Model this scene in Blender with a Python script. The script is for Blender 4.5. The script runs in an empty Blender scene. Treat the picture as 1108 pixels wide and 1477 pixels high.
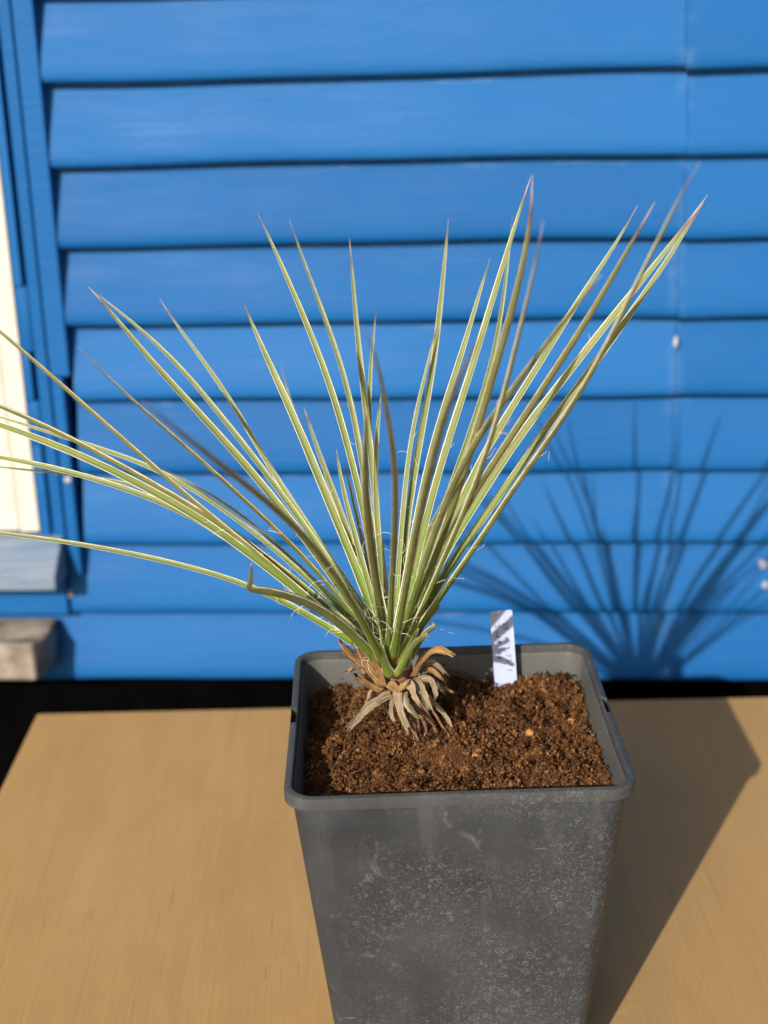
import bpy, bmesh, math, random
import numpy as np
from mathutils import Vector, Matrix

random.seed(7)
rng = np.random.default_rng(11)
SC = bpy.context.scene
COL = SC.collection
R = math.radians

# ------------------------------------------------------------------ camera
CAM = Vector((-0.04618, -0.83146, 0.65337))
YAW, PITCH, ROLL, FPX = 0.0102, 0.3373, -0.0290, 2155.26      # solved from the pot rim, wall boards and shadows
_f = Vector((math.sin(YAW) * math.cos(PITCH), math.cos(YAW) * math.cos(PITCH), -math.sin(PITCH)))
_r = Vector((math.cos(YAW), -math.sin(YAW), 0))
_u = _r.cross(_f)
_r, _u = (math.cos(ROLL) * _r + math.sin(ROLL) * _u), (-math.sin(ROLL) * _r + math.cos(ROLL) * _u)
cam = bpy.data.cameras.new('camera')
cam.sensor_fit = 'VERTICAL'
cam.sensor_height = 24.0
cam.lens = FPX / 1477 * 24.0
cam.clip_start, cam.clip_end = 0.02, 200
cam.dof.use_dof = True
cam.dof.focus_distance = 0.878
cam.dof.aperture_fstop = 4.0
camo = bpy.data.objects.new('camera', cam)
M = Matrix((_r, _u, -_f)).transposed().to_4x4()
M.translation = CAM
camo.matrix_world = M
COL.objects.link(camo)
SC.camera = camo

# ------------------------------------------------------------------ sky, sun, exposure
SUN_AZ, SUN_EL = 0.432, 0.4611
L = Vector((math.sin(SUN_AZ) * math.cos(SUN_EL), math.cos(SUN_AZ) * math.cos(SUN_EL), -math.sin(SUN_EL)))
w = bpy.data.worlds.new('World')
SC.world = w
w.use_nodes = True
nt = w.node_tree
sky = nt.nodes.new('ShaderNodeTexSky')
sky.sky_type = 'NISHITA'
sky.sun_disc = False
sky.sun_elevation = SUN_EL
sky.sun_rotation = SUN_AZ + math.pi
sky.air_density = 0.8
sky.dust_density = 4.0
sky.ozone_density = 0.6
nt.links.new(sky.outputs[0], nt.nodes['Background'].inputs[0])
nt.nodes['Background'].inputs[1].default_value = 0.085
sun = bpy.data.lights.new('sun', 'SUN')
sun.energy = 4.8
sun.angle = R(0.5)
sun.color = (1.0, 0.94, 0.84)
suno = bpy.data.objects.new('sun', sun)
suno.rotation_euler = L.to_track_quat('-Z', 'Y').to_euler()
suno.location = -L * 5
COL.objects.link(suno)
SC.view_settings.view_transform = 'Standard'
SC.view_settings.look = 'None'
SC.view_settings.exposure = 0.0
SC.view_settings.gamma = 1.0
SC.view_settings.use_curve_mapping = False
SC.render.engine = 'CYCLES'
SC.cycles.use_denoising = True
SC.cycles.max_bounces = 8

# ------------------------------------------------------------------ pixel helpers (a pixel gives a direction only)
def ray(px, py):
    return _f + _r * ((px - 554) / FPX) - _u * ((py - 738.5) / FPX)
def at_y(px, py, y):
    d = ray(px, py)
    return CAM + d * ((y - CAM.y) / d.y)
def at_z(px, py, z):
    d = ray(px, py)
    return CAM + d * ((z - CAM.z) / d.z)
WYAW, WD = 0.0818, 0.5978
WN = Vector((math.sin(WYAW), math.cos(WYAW), 0))
WT = Vector((math.cos(WYAW), -math.sin(WYAW), 0))
def wall(s, off, z):                     # s along the wall, off out of it towards the camera
    return WN * (WD - off) + WT * s + Vector((0, 0, z))
def on_wall(px, py, off=0.0):
    d = ray(px, py)
    p = CAM + d * ((WD - off - CAM.dot(WN)) / d.dot(WN))
    return p.dot(WT), p.z

# ------------------------------------------------------------------ object helpers
def tag(o, label=None, cat=None, group=None, kind=None):
    if label: o['label'] = label
    if cat: o['category'] = cat
    if group: o['group'] = group
    if kind: o['kind'] = kind
    return o
def empty(name, loc):
    o = bpy.data.objects.new(name, None)
    o.location = loc
    o.empty_display_size = 0.05
    COL.objects.link(o)
    return o
def mesh(name, verts, faces, mat, parent=None, smooth=False, attrs=None):
    me = bpy.data.meshes.new(name)
    me.from_pydata([tuple(v) for v in verts], [], faces)
    me.materials.append(mat)
    if attrs:
        for k, vals in attrs.items():
            a = me.attributes.new(k, 'FLOAT', 'POINT')
            a.data.foreach_set('value', np.asarray(vals, dtype=np.float32))
    if smooth:
        me.polygons.foreach_set('use_smooth', [True] * len(me.polygons))
    me.update()
    o = bpy.data.objects.new(name, me)
    COL.objects.link(o)
    if parent:
        o.parent = parent
        o.matrix_parent_inverse = Matrix.Translation(parent.location).inverted() if parent.type == 'EMPTY' else Matrix()
    return o
def box_pts(a, b):
    (x0, y0, z0), (x1, y1, z1) = a, b
    v = [(x0, y0, z0), (x1, y0, z0), (x1, y1, z0), (x0, y1, z0), (x0, y0, z1), (x1, y0, z1), (x1, y1, z1), (x0, y1, z1)]
    f = [(0, 3, 2, 1), (4, 5, 6, 7), (0, 1, 5, 4), (1, 2, 6, 5), (2, 3, 7, 6), (3, 0, 4, 7)]
    return v, f
def bevelled(name, v, f, mat, parent=None, width=0.002, seg=2, jitter=0.0):
    bm = bmesh.new()
    vs = [bm.verts.new(p) for p in v]
    for q in f: bm.faces.new([vs[i] for i in q])
    bmesh.ops.recalc_face_normals(bm, faces=bm.faces)
    bmesh.ops.bevel(bm, geom=list(bm.edges), offset=width, segments=seg, profile=0.6, affect='EDGES')
    me = bpy.data.meshes.new(name)
    bm.to_mesh(me); bm.free()
    me.materials.append(mat)
    me.polygons.foreach_set('use_smooth', [len(p.vertices) > 0 and p.area < width * 0.6 for p in me.polygons])
    o = bpy.data.objects.new(name, me)
    COL.objects.link(o)
    if parent:
        o.parent = parent
        o.matrix_parent_inverse = Matrix.Translation(parent.location).inverted() if parent.type == 'EMPTY' else Matrix()
    return o
def wall_box(name, s0, s1, o0, o1, z0, z1, mat, parent, width=0.0015):
    v, f = box_pts((s0, o0, z0), (s1, o1, z1))
    return bevelled(name, [wall(*p) for p in v], f, mat, parent, width)
def tube(pts, rad, n=6):
    """verts and faces of a tapered tube along pts"""
    pts = [Vector(p) for p in pts]
    V, F = [], []
    m = len(pts)
    ref = Vector((0.3, 0.2, 0.93))
    for i, p in enumerate(pts):
        d = (pts[min(i + 1, m - 1)] - pts[max(i - 1, 0)]).normalized()
        a = d.cross(ref)
        if a.length < 1e-4: a = d.cross(Vector((1, 0, 0)))
        a.normalize(); b = d.cross(a)
        r = rad[i] if hasattr(rad, '__len__') else rad
        for k in range(n):
            t = 2 * math.pi * k / n
            V.append(p + a * (r * math.cos(t)) + b * (r * math.sin(t)))
    for i in range(m - 1):
        for k in range(n):
            F.append((i * n + k, i * n + (k + 1) % n, (i + 1) * n + (k + 1) % n, (i + 1) * n + k))
    F.append(tuple(range(n - 1, -1, -1))); F.append(tuple(range((m - 1) * n, m * n)))
    return V, F
def spline(P, n):
    """Catmull-Rom through P, n samples evenly in arc length"""
    P = [np.array(p, float) for p in P]
    Q = [2 * P[0] - P[1]] + P + [2 * P[-1] - P[-2]]
    out = []
    for i in range(1, len(Q) - 2):
        a, b, c, d = Q[i - 1:i + 3]
        for t in np.linspace(0, 1, 12, endpoint=False):
            out.append(0.5 * ((2 * b) + (c - a) * t + (2 * a - 5 * b + 4 * c - d) * t ** 2 + (3 * b - a - 3 * c + d) * t ** 3))
    out.append(P[-1])
    out = np.array(out)
    seg = np.r_[0, np.cumsum(np.linalg.norm(np.diff(out, axis=0), axis=1))]
    t = np.linspace(0, seg[-1], n)
    return np.stack([np.interp(t, seg, out[:, k]) for k in range(3)], 1)

# ------------------------------------------------------------------ materials
class NB:
    """short-hand for building a node material"""
    def __init__(self, name, rough=0.6, spec=0.4):
        self.m = bpy.data.materials.new(name)
        self.m.use_nodes = True
        self.t = self.m.node_tree
        self.b = self.t.nodes['Principled BSDF']
        self.b.inputs['Roughness'].default_value = rough
        self.b.inputs['Specular IOR Level'].default_value = spec
    def n(self, typ, **kw):
        x = self.t.nodes.new(typ)
        for k, v in kw.items():
            if k.startswith('i_'):
                key = k[2:]
                key = int(key) if key.isdigit() else key.replace('_', ' ')
                x.inputs[key].default_value = v
            else: setattr(x, k, v)
        return x
    def l(self, a, b): self.t.links.new(a, b)
    def coord(self, scale=(1, 1, 1), kind='Object', rot=(0, 0, 0)):
        c = self.n('ShaderNodeTexCoord'); mp = self.n('ShaderNodeMapping')
        mp.inputs['Scale'].default_value = scale
        mp.inputs['Rotation'].default_value = rot
        self.l(c.outputs[kind], mp.inputs[0])
        return mp.outputs[0]
    def noise(self, vec, scale, detail=4, rough=0.55, dist=0.0):
        x = self.n('ShaderNodeTexNoise')
        x.inputs['Scale'].default_value = scale; x.inputs['Detail'].default_value = detail
        x.inputs['Roughness'].default_value = rough; x.inputs['Distortion'].default_value = dist
        if vec is not None: self.l(vec, x.inputs['Vector'])
        return x.outputs[0]
    def ramp(self, fac, stops, interp='LINEAR'):
        x = self.n('ShaderNodeValToRGB')
        x.color_ramp.interpolation = interp
        e = x.color_ramp.elements
        while len(e) < len(stops): e.new(0.5)
        for el, (p, c) in zip(e, stops):
            el.position = p
            el.color = (c, c, c, 1) if not hasattr(c, '__len__') else (*c, 1)
        self.l(fac, x.inputs[0])
        return x.outputs[0]
    def mix(self, fac, a, b, mode='MIX'):
        x = self.n('ShaderNodeMix', data_type='RGBA', blend_type=mode)
        for sock, v in ((x.inputs[0], fac), (x.inputs[6], a), (x.inputs[7], b)):
            if isinstance(v, bpy.types.NodeSocket): self.l(v, sock)
            elif hasattr(v, '__len__'): sock.default_value = (*v, 1)
            else: sock.default_value = v
        return x.outputs[2]
    def math(self, op, a, b=None):
        x = self.n('ShaderNodeMath', operation=op)
        for sock, v in zip(x.inputs, (a, b)):
            if v is None: continue
            if isinstance(v, bpy.types.NodeSocket): self.l(v, sock)
            else: sock.default_value = v
        return x.outputs[0]
    def attr(self, name):
        return self.n('ShaderNodeAttribute', attribute_name=name).outputs['Fac']
    def rnd(self): return self.n('ShaderNodeObjectInfo').outputs['Random']
    def bump(self, h, strength, dist):
        x = self.n('ShaderNodeBump')
        x.inputs['Strength'].default_value = strength; x.inputs['Distance'].default_value = dist
        self.l(h, x.inputs['Height'])
        self.l(x.outputs[0], self.b.inputs['Normal'])
    def color(self, c): self.l(c, self.b.inputs['Base Color'])

def blue_paint():
    m = NB('blue_paint', 0.5, 0.16)
    rot = (0, 0, WYAW)
    v = m.coord((1, 1, 1), rot=rot)
    g = m.coord((14, 1, 260), rot=rot)           # brush and wood grain along the board
    grain = m.noise(g, 1.0, 5, 0.6, 0.6)
    big = m.noise(v, 9, 3, 0.5)
    mid = m.noise(m.coord((3, 1, 16), rot=rot), 3.0, 4, 0.55)
    c = m.ramp(big, [(0.3, (0.004, 0.095, 0.310)), (0.7, (0.007, 0.114, 0.355))])
    c = m.mix(m.ramp(mid, [(0.45, 0.0), (0.8, 0.35)]), c, (0.018, 0.148, 0.41))
    c = m.mix(m.ramp(grain, [(0.5, 0.0), (0.78, 0.3)]), c, (0.024, 0.160, 0.42))
    dv = m.noise(v, 65, 3, 0.7)
    c = m.mix(m.ramp(dv, [(0.74, 0.0), (0.80, 0.35)]), c, (0.35, 0.45, 0.6))
    c = m.mix(0.5, c, m.mix(m.rnd(), (0.003, 0.086, 0.285), (0.016, 0.134, 0.395)))
    # worn upper edges of the boards, and filler smeared along the butt joints
    up = m.attr('up')
    edge = m.n('ShaderNodeValToRGB'); el = edge.color_ramp.elements
    el[0].position, el[0].color = 0.84, (0, 0, 0, 1); el[1].position, el[1].color = 0.93, (1, 1, 1, 1)
    m.l(up, edge.inputs[0])
    worn = m.math('MULTIPLY', edge.outputs[0], m.ramp(m.noise(m.coord((7, 7, 60), rot=rot), 3.0, 4, 0.7), [(0.56, 0.0), (0.72, 0.55)]))
    c = m.mix(worn, c, (0.20, 0.29, 0.44))
    sp = m.n('ShaderNodeSeparateXYZ'); m.l(v, sp.inputs[0])
    wob = m.math('MULTIPLY', m.math('SUBTRACT', m.noise(v, 12, 3), 0.5), 0.012)
    dj = m.math('ABSOLUTE', m.math('SUBTRACT', m.math('ADD', sp.outputs[0], wob), 0.2065))
    jf = m.math('MULTIPLY', m.ramp(m.math('MULTIPLY', dj, 50.0), [(0.10, 1.0), (0.55, 0.0)]), m.ramp(m.noise(v, 26, 4, 0.7), [(0.46, 0.0), (0.75, 0.5)]))
    c = m.mix(jf, c, (0.10, 0.22, 0.46))
    m.color(c)
    m.l(m.ramp(mid, [(0.3, 0.46), (0.7, 0.60)]), m.b.inputs['Roughness'])
    h = m.math('ADD', m.math('MULTIPLY', grain, 0.7), m.math('MULTIPLY', m.noise(v, 300, 2), 0.25))
    m.bump(h, 0.75, 0.0013)
    return m.m
def cream_paint():
    m = NB('cream_paint', 0.5, 0.4)
    v = m.coord()
    c = m.ramp(m.noise(v, 22, 4), [(0.35, (0.62, 0.59, 0.52)), (0.65, (0.67, 0.645, 0.58))])
    c = m.mix(m.ramp(m.noise(v, 55, 4, 0.7), [(0.66, 0.0), (0.74, 0.6)]), c, (0.42, 0.37, 0.30))
    m.color(c); m.bump(m.noise(m.coord((200, 200, 10)), 1.0, 3), 0.25, 0.001)
    return m.m
def weathered_sill():
    m = NB('weathered_sill_paint', 0.65, 0.3)
    g = m.coord((8, 120, 120), rot=(0, 0, WYAW))
    k = m.noise(g, 1.0, 5, 0.65)
    c = m.ramp(k, [(0.3, (0.10, 0.17, 0.29)), (0.5, (0.19, 0.245, 0.33)), (0.72, (0.27, 0.30, 0.34))])
    m.color(c); m.bump(k, 0.5, 0.002)
    return m.m
def tan_paint():
    m = NB('tan_painted_plywood', 0.62, 0.25)
    v = m.coord()
    grain = m.noise(m.coord((170, 7, 60)), 1.0, 6, 0.62, 0.8)
    wide = m.noise(m.coord((22, 2.2, 20)), 1.0, 3, 0.5, 0.5)
    c = m.ramp(wide, [(0.3, (0.455, 0.270, 0.098)), (0.7, (0.500, 0.305, 0.120))])
    fine = m.noise(m.coord((620, 9, 60)), 1.0, 4, 0.6, 0.5)
    c = m.mix(m.ramp(fine, [(0.34, 0.18), (0.48, 0.0)]), c, (0.33, 0.195, 0.075))
    c = m.mix(m.ramp(grain, [(0.30, 0.30), (0.46, 0.0)]), c, (0.395, 0.235, 0.10))
    checks = m.noise(m.coord((260, 10, 40)), 1.0, 2, 0.5)
    zone = m.noise(v, 5.5, 2, 0.5)
    ck = m.math('MULTIPLY', m.ramp(checks, [(0.665, 0.0), (0.70, 1.0)]), m.ramp(zone, [(0.50, 0.0), (0.66, 0.6)]))
    c = m.mix(ck, c, (0.20, 0.125, 0.06))
    c = m.mix(m.ramp(m.noise(v, 3.1, 4, 0.6), [(0.45, 0.0), (0.75, 0.35)]), c, (0.53, 0.335, 0.145))
    c = m.mix(m.ramp(m.noise(v, 420, 2, 0.6), [(0.68, 0.0), (0.78, 0.5)]), c, (0.30, 0.19, 0.09))
    c = m.mix(m.ramp(m.noise(m.coord((9, 4, 5)), 1.3, 5, 0.65, 0.8), [(0.50, 0.0), (0.68, 0.35)]), c, (0.36, 0.23, 0.10))
    c = m.mix(m.ramp(m.noise(v, 14, 5, 0.7, 1.0), [(0.62, 0.0), (0.72, 0.3)]), c, (0.56, 0.38, 0.19))
    m.color(c)
    m.l(m.ramp(wide, [(0.3, 0.55), (0.7, 0.72)]), m.b.inputs['Roughness'])
    h = m.math('ADD', m.math('SUBTRACT', grain, m.math('MULTIPLY', ck, 0.8)), m.math('MULTIPLY', fine, 0.4))
    m.bump(h, 0.45, 0.0011)
    return m.m
def pot_plastic(name='grey_pot_plastic', lift=0.0, spec=0.3):
    m = NB(name, 0.5, spec)
    v = m.coord()
    big = m.noise(v, 16, 5, 0.65)
    c = m.ramp(big, [(0.3, (0.026, 0.030, 0.036)), (0.7, (0.050, 0.056, 0.064))])
    # dried water drops: pale rings, two sizes, thicker on some zones
    sx = m.n('ShaderNodeSeparateXYZ'); m.l(v, sx.inputs[0])
    drift = m.math('ADD', m.math('MULTIPLY', sx.outputs[0], 1.1), m.math('MULTIPLY', sx.outputs[2], -0.5))   # the right side faced the hose
    zone = m.ramp(m.math('ADD', m.math('ADD', m.noise(v, 13, 4, 0.65), drift), 0.07), [(0.38, 0.0), (0.60, 1.0)])
    for sc, lo, amt, seedoff in ((330, 0.40, 0.5, 0.0), (210, 0.70, 0.55, 3.7), (520, 0.25, 0.5, 9.1), (760, 0.3, 0.5, 5.3)):
        mp = m.n('ShaderNodeMapping'); mp.inputs['Location'].default_value = (seedoff, seedoff, seedoff)
        m.l(m.coord(), mp.inputs[0])
        wob = m.n('ShaderNodeVectorMath', operation='ADD')
        nz = m.n('ShaderNodeTexNoise'); nz.inputs['Scale'].default_value = 260; m.l(mp.outputs[0], nz.inputs[0])
        sc2 = m.n('ShaderNodeVectorMath', operation='SCALE'); sc2.inputs['Scale'].default_value = 0.0022
        m.l(nz.outputs['Color'], sc2.inputs[0]); m.l(mp.outputs[0], wob.inputs[0]); m.l(sc2.outputs[0], wob.inputs[1])
        vo = m.n('ShaderNodeTexVoronoi'); vo.inputs['Scale'].default_value = sc; vo.inputs['Randomness'].default_value = 0.95
        m.l(wob.outputs[0], vo.inputs['Vector'])
        wn = m.n('ShaderNodeTexWhiteNoise'); m.l(vo.outputs['Color'], wn.inputs[0])
        size = m.math('MULTIPLY', wn.outputs[0], 0.34)
        d = m.math('ABSOLUTE', m.math('SUBTRACT', vo.outputs['Distance'], size))
        ring = m.ramp(d, [(0.03, 1.0), (0.085, 0.0)])
        keep = m.ramp(wn.outputs[0], [(lo, 0.0), (lo + 0.02, 1.0)])
        fac = m.math('MULTIPLY', m.math('MULTIPLY', ring, keep), m.math('MULTIPLY', zone, amt))
        c = m.mix(fac, c, (0.135, 0.15, 0.17))
    # vertical rain streaks, chalky scuffs and scratches
    st = m.noise(m.coord((90, 90, 6)), 1.0, 4, 0.6)
    c = m.mix(m.ramp(st, [(0.54, 0.0), (0.80, 0.22)]), c, (0.15, 0.155, 0.16))
    sc_ = m.noise(v, 42, 5, 0.75, 0.6)
    c = m.mix(m.ramp(sc_, [(0.60, 0.0), (0.78, 0.55)]), c, (0.22, 0.22, 0.215))
    scr = m.noise(m.coord((40, 40, 420), rot=(0.2, 0.55, 0)), 1.0, 2, 0.5)
    c = m.mix(m.ramp(scr, [(0.735, 0.0), (0.77, 0.5)]), c, (0.26, 0.26, 0.25))
    dust = m.noise(v, 800, 2, 0.6)
    c = m.mix(m.ramp(dust, [(0.70, 0.0), (0.80, 0.55)]), c, (0.30, 0.29, 0.27))
    if lift: c = m.mix(m.ramp(m.noise(v, 30, 4, 0.65), [(0.3, lift * 0.7), (0.7, lift)]), c, (0.20, 0.195, 0.175))
    m.color(c)
    m.l(m.ramp(big, [(0.3, 0.36), (0.7, 0.58)]), m.b.inputs['Roughness'])
    m.bump(m.math('ADD', m.math('MULTIPLY', m.noise(v, 900, 2), 0.5), m.noise(v, 70, 3)), 0.22, 0.0006)
    return m.m
def soil_mat(name, dark=False):
    m = NB(name, 0.92, 0.12)
    v = m.coord()
    if dark:
        c = m.ramp(m.noise(v, 260, 5, 0.7), [(0.3, (0.035, 0.017, 0.009)), (0.7, (0.14, 0.066, 0.028))])
    else:
        rn = m.attr('tone')
        c = m.ramp(rn, [(0.0, (0.055, 0.025, 0.012)), (0.30, (0.108, 0.048, 0.019)), (0.62, (0.205, 0.092, 0.034)), (0.88, (0.31, 0.150, 0.058)), (0.97, (0.40, 0.22, 0.10)), (1.0, (0.50, 0.20, 0.06))])
        c = m.mix(m.ramp(m.noise(v, 900, 4, 0.7), [(0.35, 0.55), (0.55, 0.0)]), c, (0.045, 0.022, 0.011))
    m.color(c)
    m.bump(m.noise(v, 1400, 4, 0.7), 0.9, 0.0012)
    return m.m
def leaf_mat():
    m = NB('yucca_leaf', 0.46, 0.4)
    ac, al, un = m.attr('across'), m.attr('along'), m.attr('under')
    rnd = m.rnd()
    cx = m.n('ShaderNodeCombineXYZ')
    m.l(m.math('MULTIPLY', ac, 9.0), cx.inputs[0]); m.l(m.math('MULTIPLY', al, 5.0), cx.inputs[1]); m.l(m.math('MULTIPLY', rnd, 60.0), cx.inputs[2])
    streak = m.noise(cx.outputs[0], 1.0, 3, 0.6)
    blotch = m.noise(m.coord(), 55, 4, 0.6)
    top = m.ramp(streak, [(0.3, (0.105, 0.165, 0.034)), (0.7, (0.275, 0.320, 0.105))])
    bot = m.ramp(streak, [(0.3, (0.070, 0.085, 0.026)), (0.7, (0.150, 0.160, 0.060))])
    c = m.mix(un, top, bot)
    c = m.mix(m.ramp(blotch, [(0.48, 0.0), (0.78, 0.5)]), c, (0.34, 0.33, 0.13))
    c = m.mix(m.math('MULTIPLY', rnd, 0.4), c, (0.27, 0.27, 0.10))
    # fresh green and pale foot
    c = m.mix(m.ramp(al, [(0.04, 0.85), (0.42, 0.0)]), c, (0.150, 0.270, 0.020))
    c = m.mix(m.ramp(al, [(0.0, 0.9), (0.05, 0.0)]), c, (0.52, 0.38, 0.14))
    # cream margins with a thin brown inner line
    edge = m.math('ABSOLUTE', ac)
    fray = m.math('MULTIPLY', m.math('SUBTRACT', m.noise(m.coord(), 160, 3, 0.6), 0.5), 0.26)
    e2 = m.math('ADD', edge, fray)
    c = m.mix(m.ramp(e2, [(0.68, 0.0), (0.73, 0.7), (0.79, 0.0)]), c, (0.26, 0.17, 0.07))
    c = m.mix(m.ramp(e2, [(0.77, 0.0), (0.84, 1.0)]), c, (0.80, 0.75, 0.52))
    # dead tip
    tipn = m.math('ADD', al, m.math('MULTIPLY', m.math('SUBTRACT', streak, 0.5), 0.06))
    tipn = m.math('ADD', tipn, m.math('MULTIPLY', m.math('SUBTRACT', rnd, 0.5), 0.05))
    c = m.mix(m.ramp(tipn, [(0.925, 0.0), (0.965, 0.9)]), c, (0.20, 0.105, 0.065))
    c = m.mix(m.ramp(tipn, [(0.965, 0.0), (0.99, 0.8)]), c, (0.55, 0.46, 0.42))
    m.color(c)
    m.bump(streak, 0.35, 0.0006)
    tr = m.n('ShaderNodeBsdfTranslucent'); m.l(c, tr.inputs[0])
    ms = m.n('ShaderNodeMixShader'); ms.inputs[0].default_value = 0.09
    out = m.t.nodes['Material Output']
    m.l(m.b.outputs[0], ms.inputs[1]); m.l(tr.outputs[0], ms.inputs[2]); m.l(ms.outputs[0], out.inputs[0])
    return m.m
def dry_mat(name, a, b, cdark):
    m = NB(name, 0.75, 0.2)
    ac, al = m.attr('across'), m.attr('along')
    rnd = m.rnd()
    cx = m.n('ShaderNodeCombineXYZ')
    m.l(m.math('MULTIPLY', ac, 5.0), cx.inputs[0]); m.l(m.math('MULTIPLY', al, 1.8), cx.inputs[1]); m.l(m.math('MULTIPLY', rnd, 50.0), cx.inputs[2])
    st = m.noise(cx.outputs[0], 1.0, 4, 0.65)
    c = m.ramp(st, [(0.34, cdark), (0.50, a), (0.68, b)])
    c = m.mix(m.ramp(m.noise(m.coord(), 130, 4, 0.7), [(0.55, 0.0), (0.75, 0.6)]), c, cdark)
    m.color(c); m.bump(st, 0.9, 0.0018)
    return m.m
def plain(name, col, rough=0.6, spec=0.3, var=0.25, scale=60, bump=0.2):
    m = NB(name, rough, spec)
    k = m.noise(m.coord(), scale, 4, 0.6)
    lo = tuple(x * (1 - var) for x in col); hi = tuple(min(1, x * (1 + var)) for x in col)
    m.color(m.ramp(k, [(0.3, lo), (0.7, hi)]))
    if bump: m.bump(k, bump, 0.002)
    return m.m
MAT = dict(blue=blue_paint(), cream=cream_paint(), sill=weathered_sill(), tan=tan_paint(), pot=pot_plastic(),
           pot_in=pot_plastic('dusty_pot_inside', 0.52), pot_rim=pot_plastic('scuffed_pot_rim', 0.20, 0.10),
           soil=soil_mat('soil_bed', True), crumb=soil_mat('soil_crumbs'), leaf=leaf_mat(),
           dry=dry_mat('dry_leaf_tan', (0.42, 0.24, 0.105), (0.57, 0.37, 0.18), (0.14, 0.07, 0.03)),
           pale=dry_mat('dry_leaf_pale', (0.42, 0.325, 0.205), (0.62, 0.52, 0.36), (0.15, 0.09, 0.05)),
           root=plain('pink_brown_root', (0.28, 0.14, 0.09), 0.7, 0.2, 0.35, 200, 0.4),
           stem=plain('stem_bark', (0.24, 0.13, 0.065), 0.85, 0.15, 0.5, 170, 0.8),
           fibre=plain('leaf_fibre', (0.78, 0.74, 0.62), 0.6, 0.3, 0.1, 60, 0),
           label=plain('white_label_shade_tint', (0.50, 0.57, 0.80), 0.4, 0.4, 0.03, 80, 0),  # white plastic; the blue of its shaded parts is put into the colour
           ink=plain('dark_pen_ink', (0.025, 0.035, 0.06), 0.5, 0.3, 0.2, 80, 0),
           black=plain('recess_shade_black', (0.0020, 0.0020, 0.0020), 1.0, 0.0, 0.4, 20, 0.3),  # shade of the recess and board gaps, put into the colour
           shade_sheet=plain('ground_shade_black', (0.0022, 0.0022, 0.0024), 1.0, 0.0, 0.4, 30, 0.3),  # near-black colour standing in for shade on the ground
           earth=plain('dry_earth', (0.26, 0.20, 0.145), 0.95, 0.1, 0.3, 8, 0.4),
           timber=plain('grey_timber', (0.30, 0.255, 0.21), 0.85, 0.15, 0.55, 28, 0.7),
           nail=plain('galvanised_nail', (0.42, 0.40, 0.38), 0.6, 0.3, 0.15, 300, 0.1),
           chip=plain('bare_primer', (0.40, 0.43, 0.50), 0.7, 0.2, 0.3, 250, 0.3),
           pebble=plain('orange_pumice', (0.50, 0.23, 0.075), 0.9, 0.1, 0.35, 500, 0.8),
           glass=None)
_g = NB('dark_window_glass', 0.05, 0.5)
_g.b.inputs['Base Color'].default_value = (0.03, 0.04, 0.05, 1)
MAT['glass'] = _g.m

# ------------------------------------------------------------------ setting: ground
ZG = -0.42
g = mesh('ground', [(-40, -40, ZG), (40, -40, ZG), (40, 40, ZG), (-40, 40, ZG)], [(0, 1, 2, 3)], MAT['earth'])
tag(g, kind='structure')
gs = mesh('ground_shade_sheet', [wall(-2.2, 1.5, ZG + 0.004), wall(1.9, 1.5, ZG + 0.004), wall(1.9, -0.02, ZG + 0.004), wall(-2.2, -0.02, ZG + 0.004)], [(0, 1, 2, 3)], MAT['shade_sheet'])  # added dark strip in place of the shade around the bench
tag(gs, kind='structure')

# ------------------------------------------------------------------ clapboard wall
wl = empty('clapboard_wall', wall(0, 0, ZG))
tag(wl, 'bright blue painted wooden clapboard wall behind the bench', 'wall')
ROW, Z0 = 0.0770, -0.0385
PROF = [(1.12, -0.0172), (0.97, -0.0168), (0.90, -0.0160), (0.78, -0.0134), (0.62, -0.0096), (0.46, -0.0059), (0.32, -0.0030),
        (0.20, -0.0010), (0.12, 0.0), (0.055, -0.0003), (0.015, -0.0015), (0.0, -0.0034), (0.0, -0.0225), (1.12, -0.0255)]
FRONT = 12                                 # profile points of the visible face
def board(s0, s1, k, dz=0.0):
    n = max(2, int((s1 - s0) / 0.02))
    ph, ph2 = rng.uniform(0, 6.28, 2)
    m = len(PROF)
    def pt(i, j):
        s = s0 + (s1 - s0) * i / n
        wz = 0.0008 * math.sin(s * 9 + ph) + 0.0005 * math.sin(s * 23 + ph2) + dz
        wo = 0.0006 * math.sin(s * 6 + ph2) + 0.0003 * math.sin(s * 31 + ph)
        u, o = PROF[j]
        return wall(s, o + wo, Z0 + (k + u) * ROW + (wz if u < 0.5 else wz * 0.3))
    V = [pt(i, j) for i in range(n + 1) for j in range(FRONT)]
    F = [(i * FRONT + j, i * FRONT + j + 1, (i + 1) * FRONT + j + 1, (i + 1) * FRONT + j) for i in range(n) for j in range(FRONT - 1)]
    smooth = [True] * len(F)
    b = len(V)
    back = [FRONT - 1, FRONT, FRONT + 1, 0]
    V += [pt(i, j) for i in range(n + 1) for j in back]
    F += [(b + i * 4 + j, b + i * 4 + j + 1, b + i * 4 + j + 5, b + i * 4 + j + 4) for i in range(n) for j in range(3)]
    for i, rev in ((0, 1), (n, 0)):
        b = len(V)
        V += [pt(i, j) for j in range(m)]
        q = tuple(range(b, b + m))
        F.append(q if rev else q[::-1])
    smooth += [False] * (len(F) - len(smooth))
    ups = [PROF[j][0] for i in range(n + 1) for j in range(FRONT)]
    o = mesh('board', V, F, MAT['blue'], wl, attrs={'up': ups + [0.0] * (len(V) - len(ups))})
    o.data.polygons.foreach_set('use_smooth', smooth)
    return o
WIN_L, WIN_R = -1.02, -0.397          # window opening between the clapboards
NROW = 17
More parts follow.
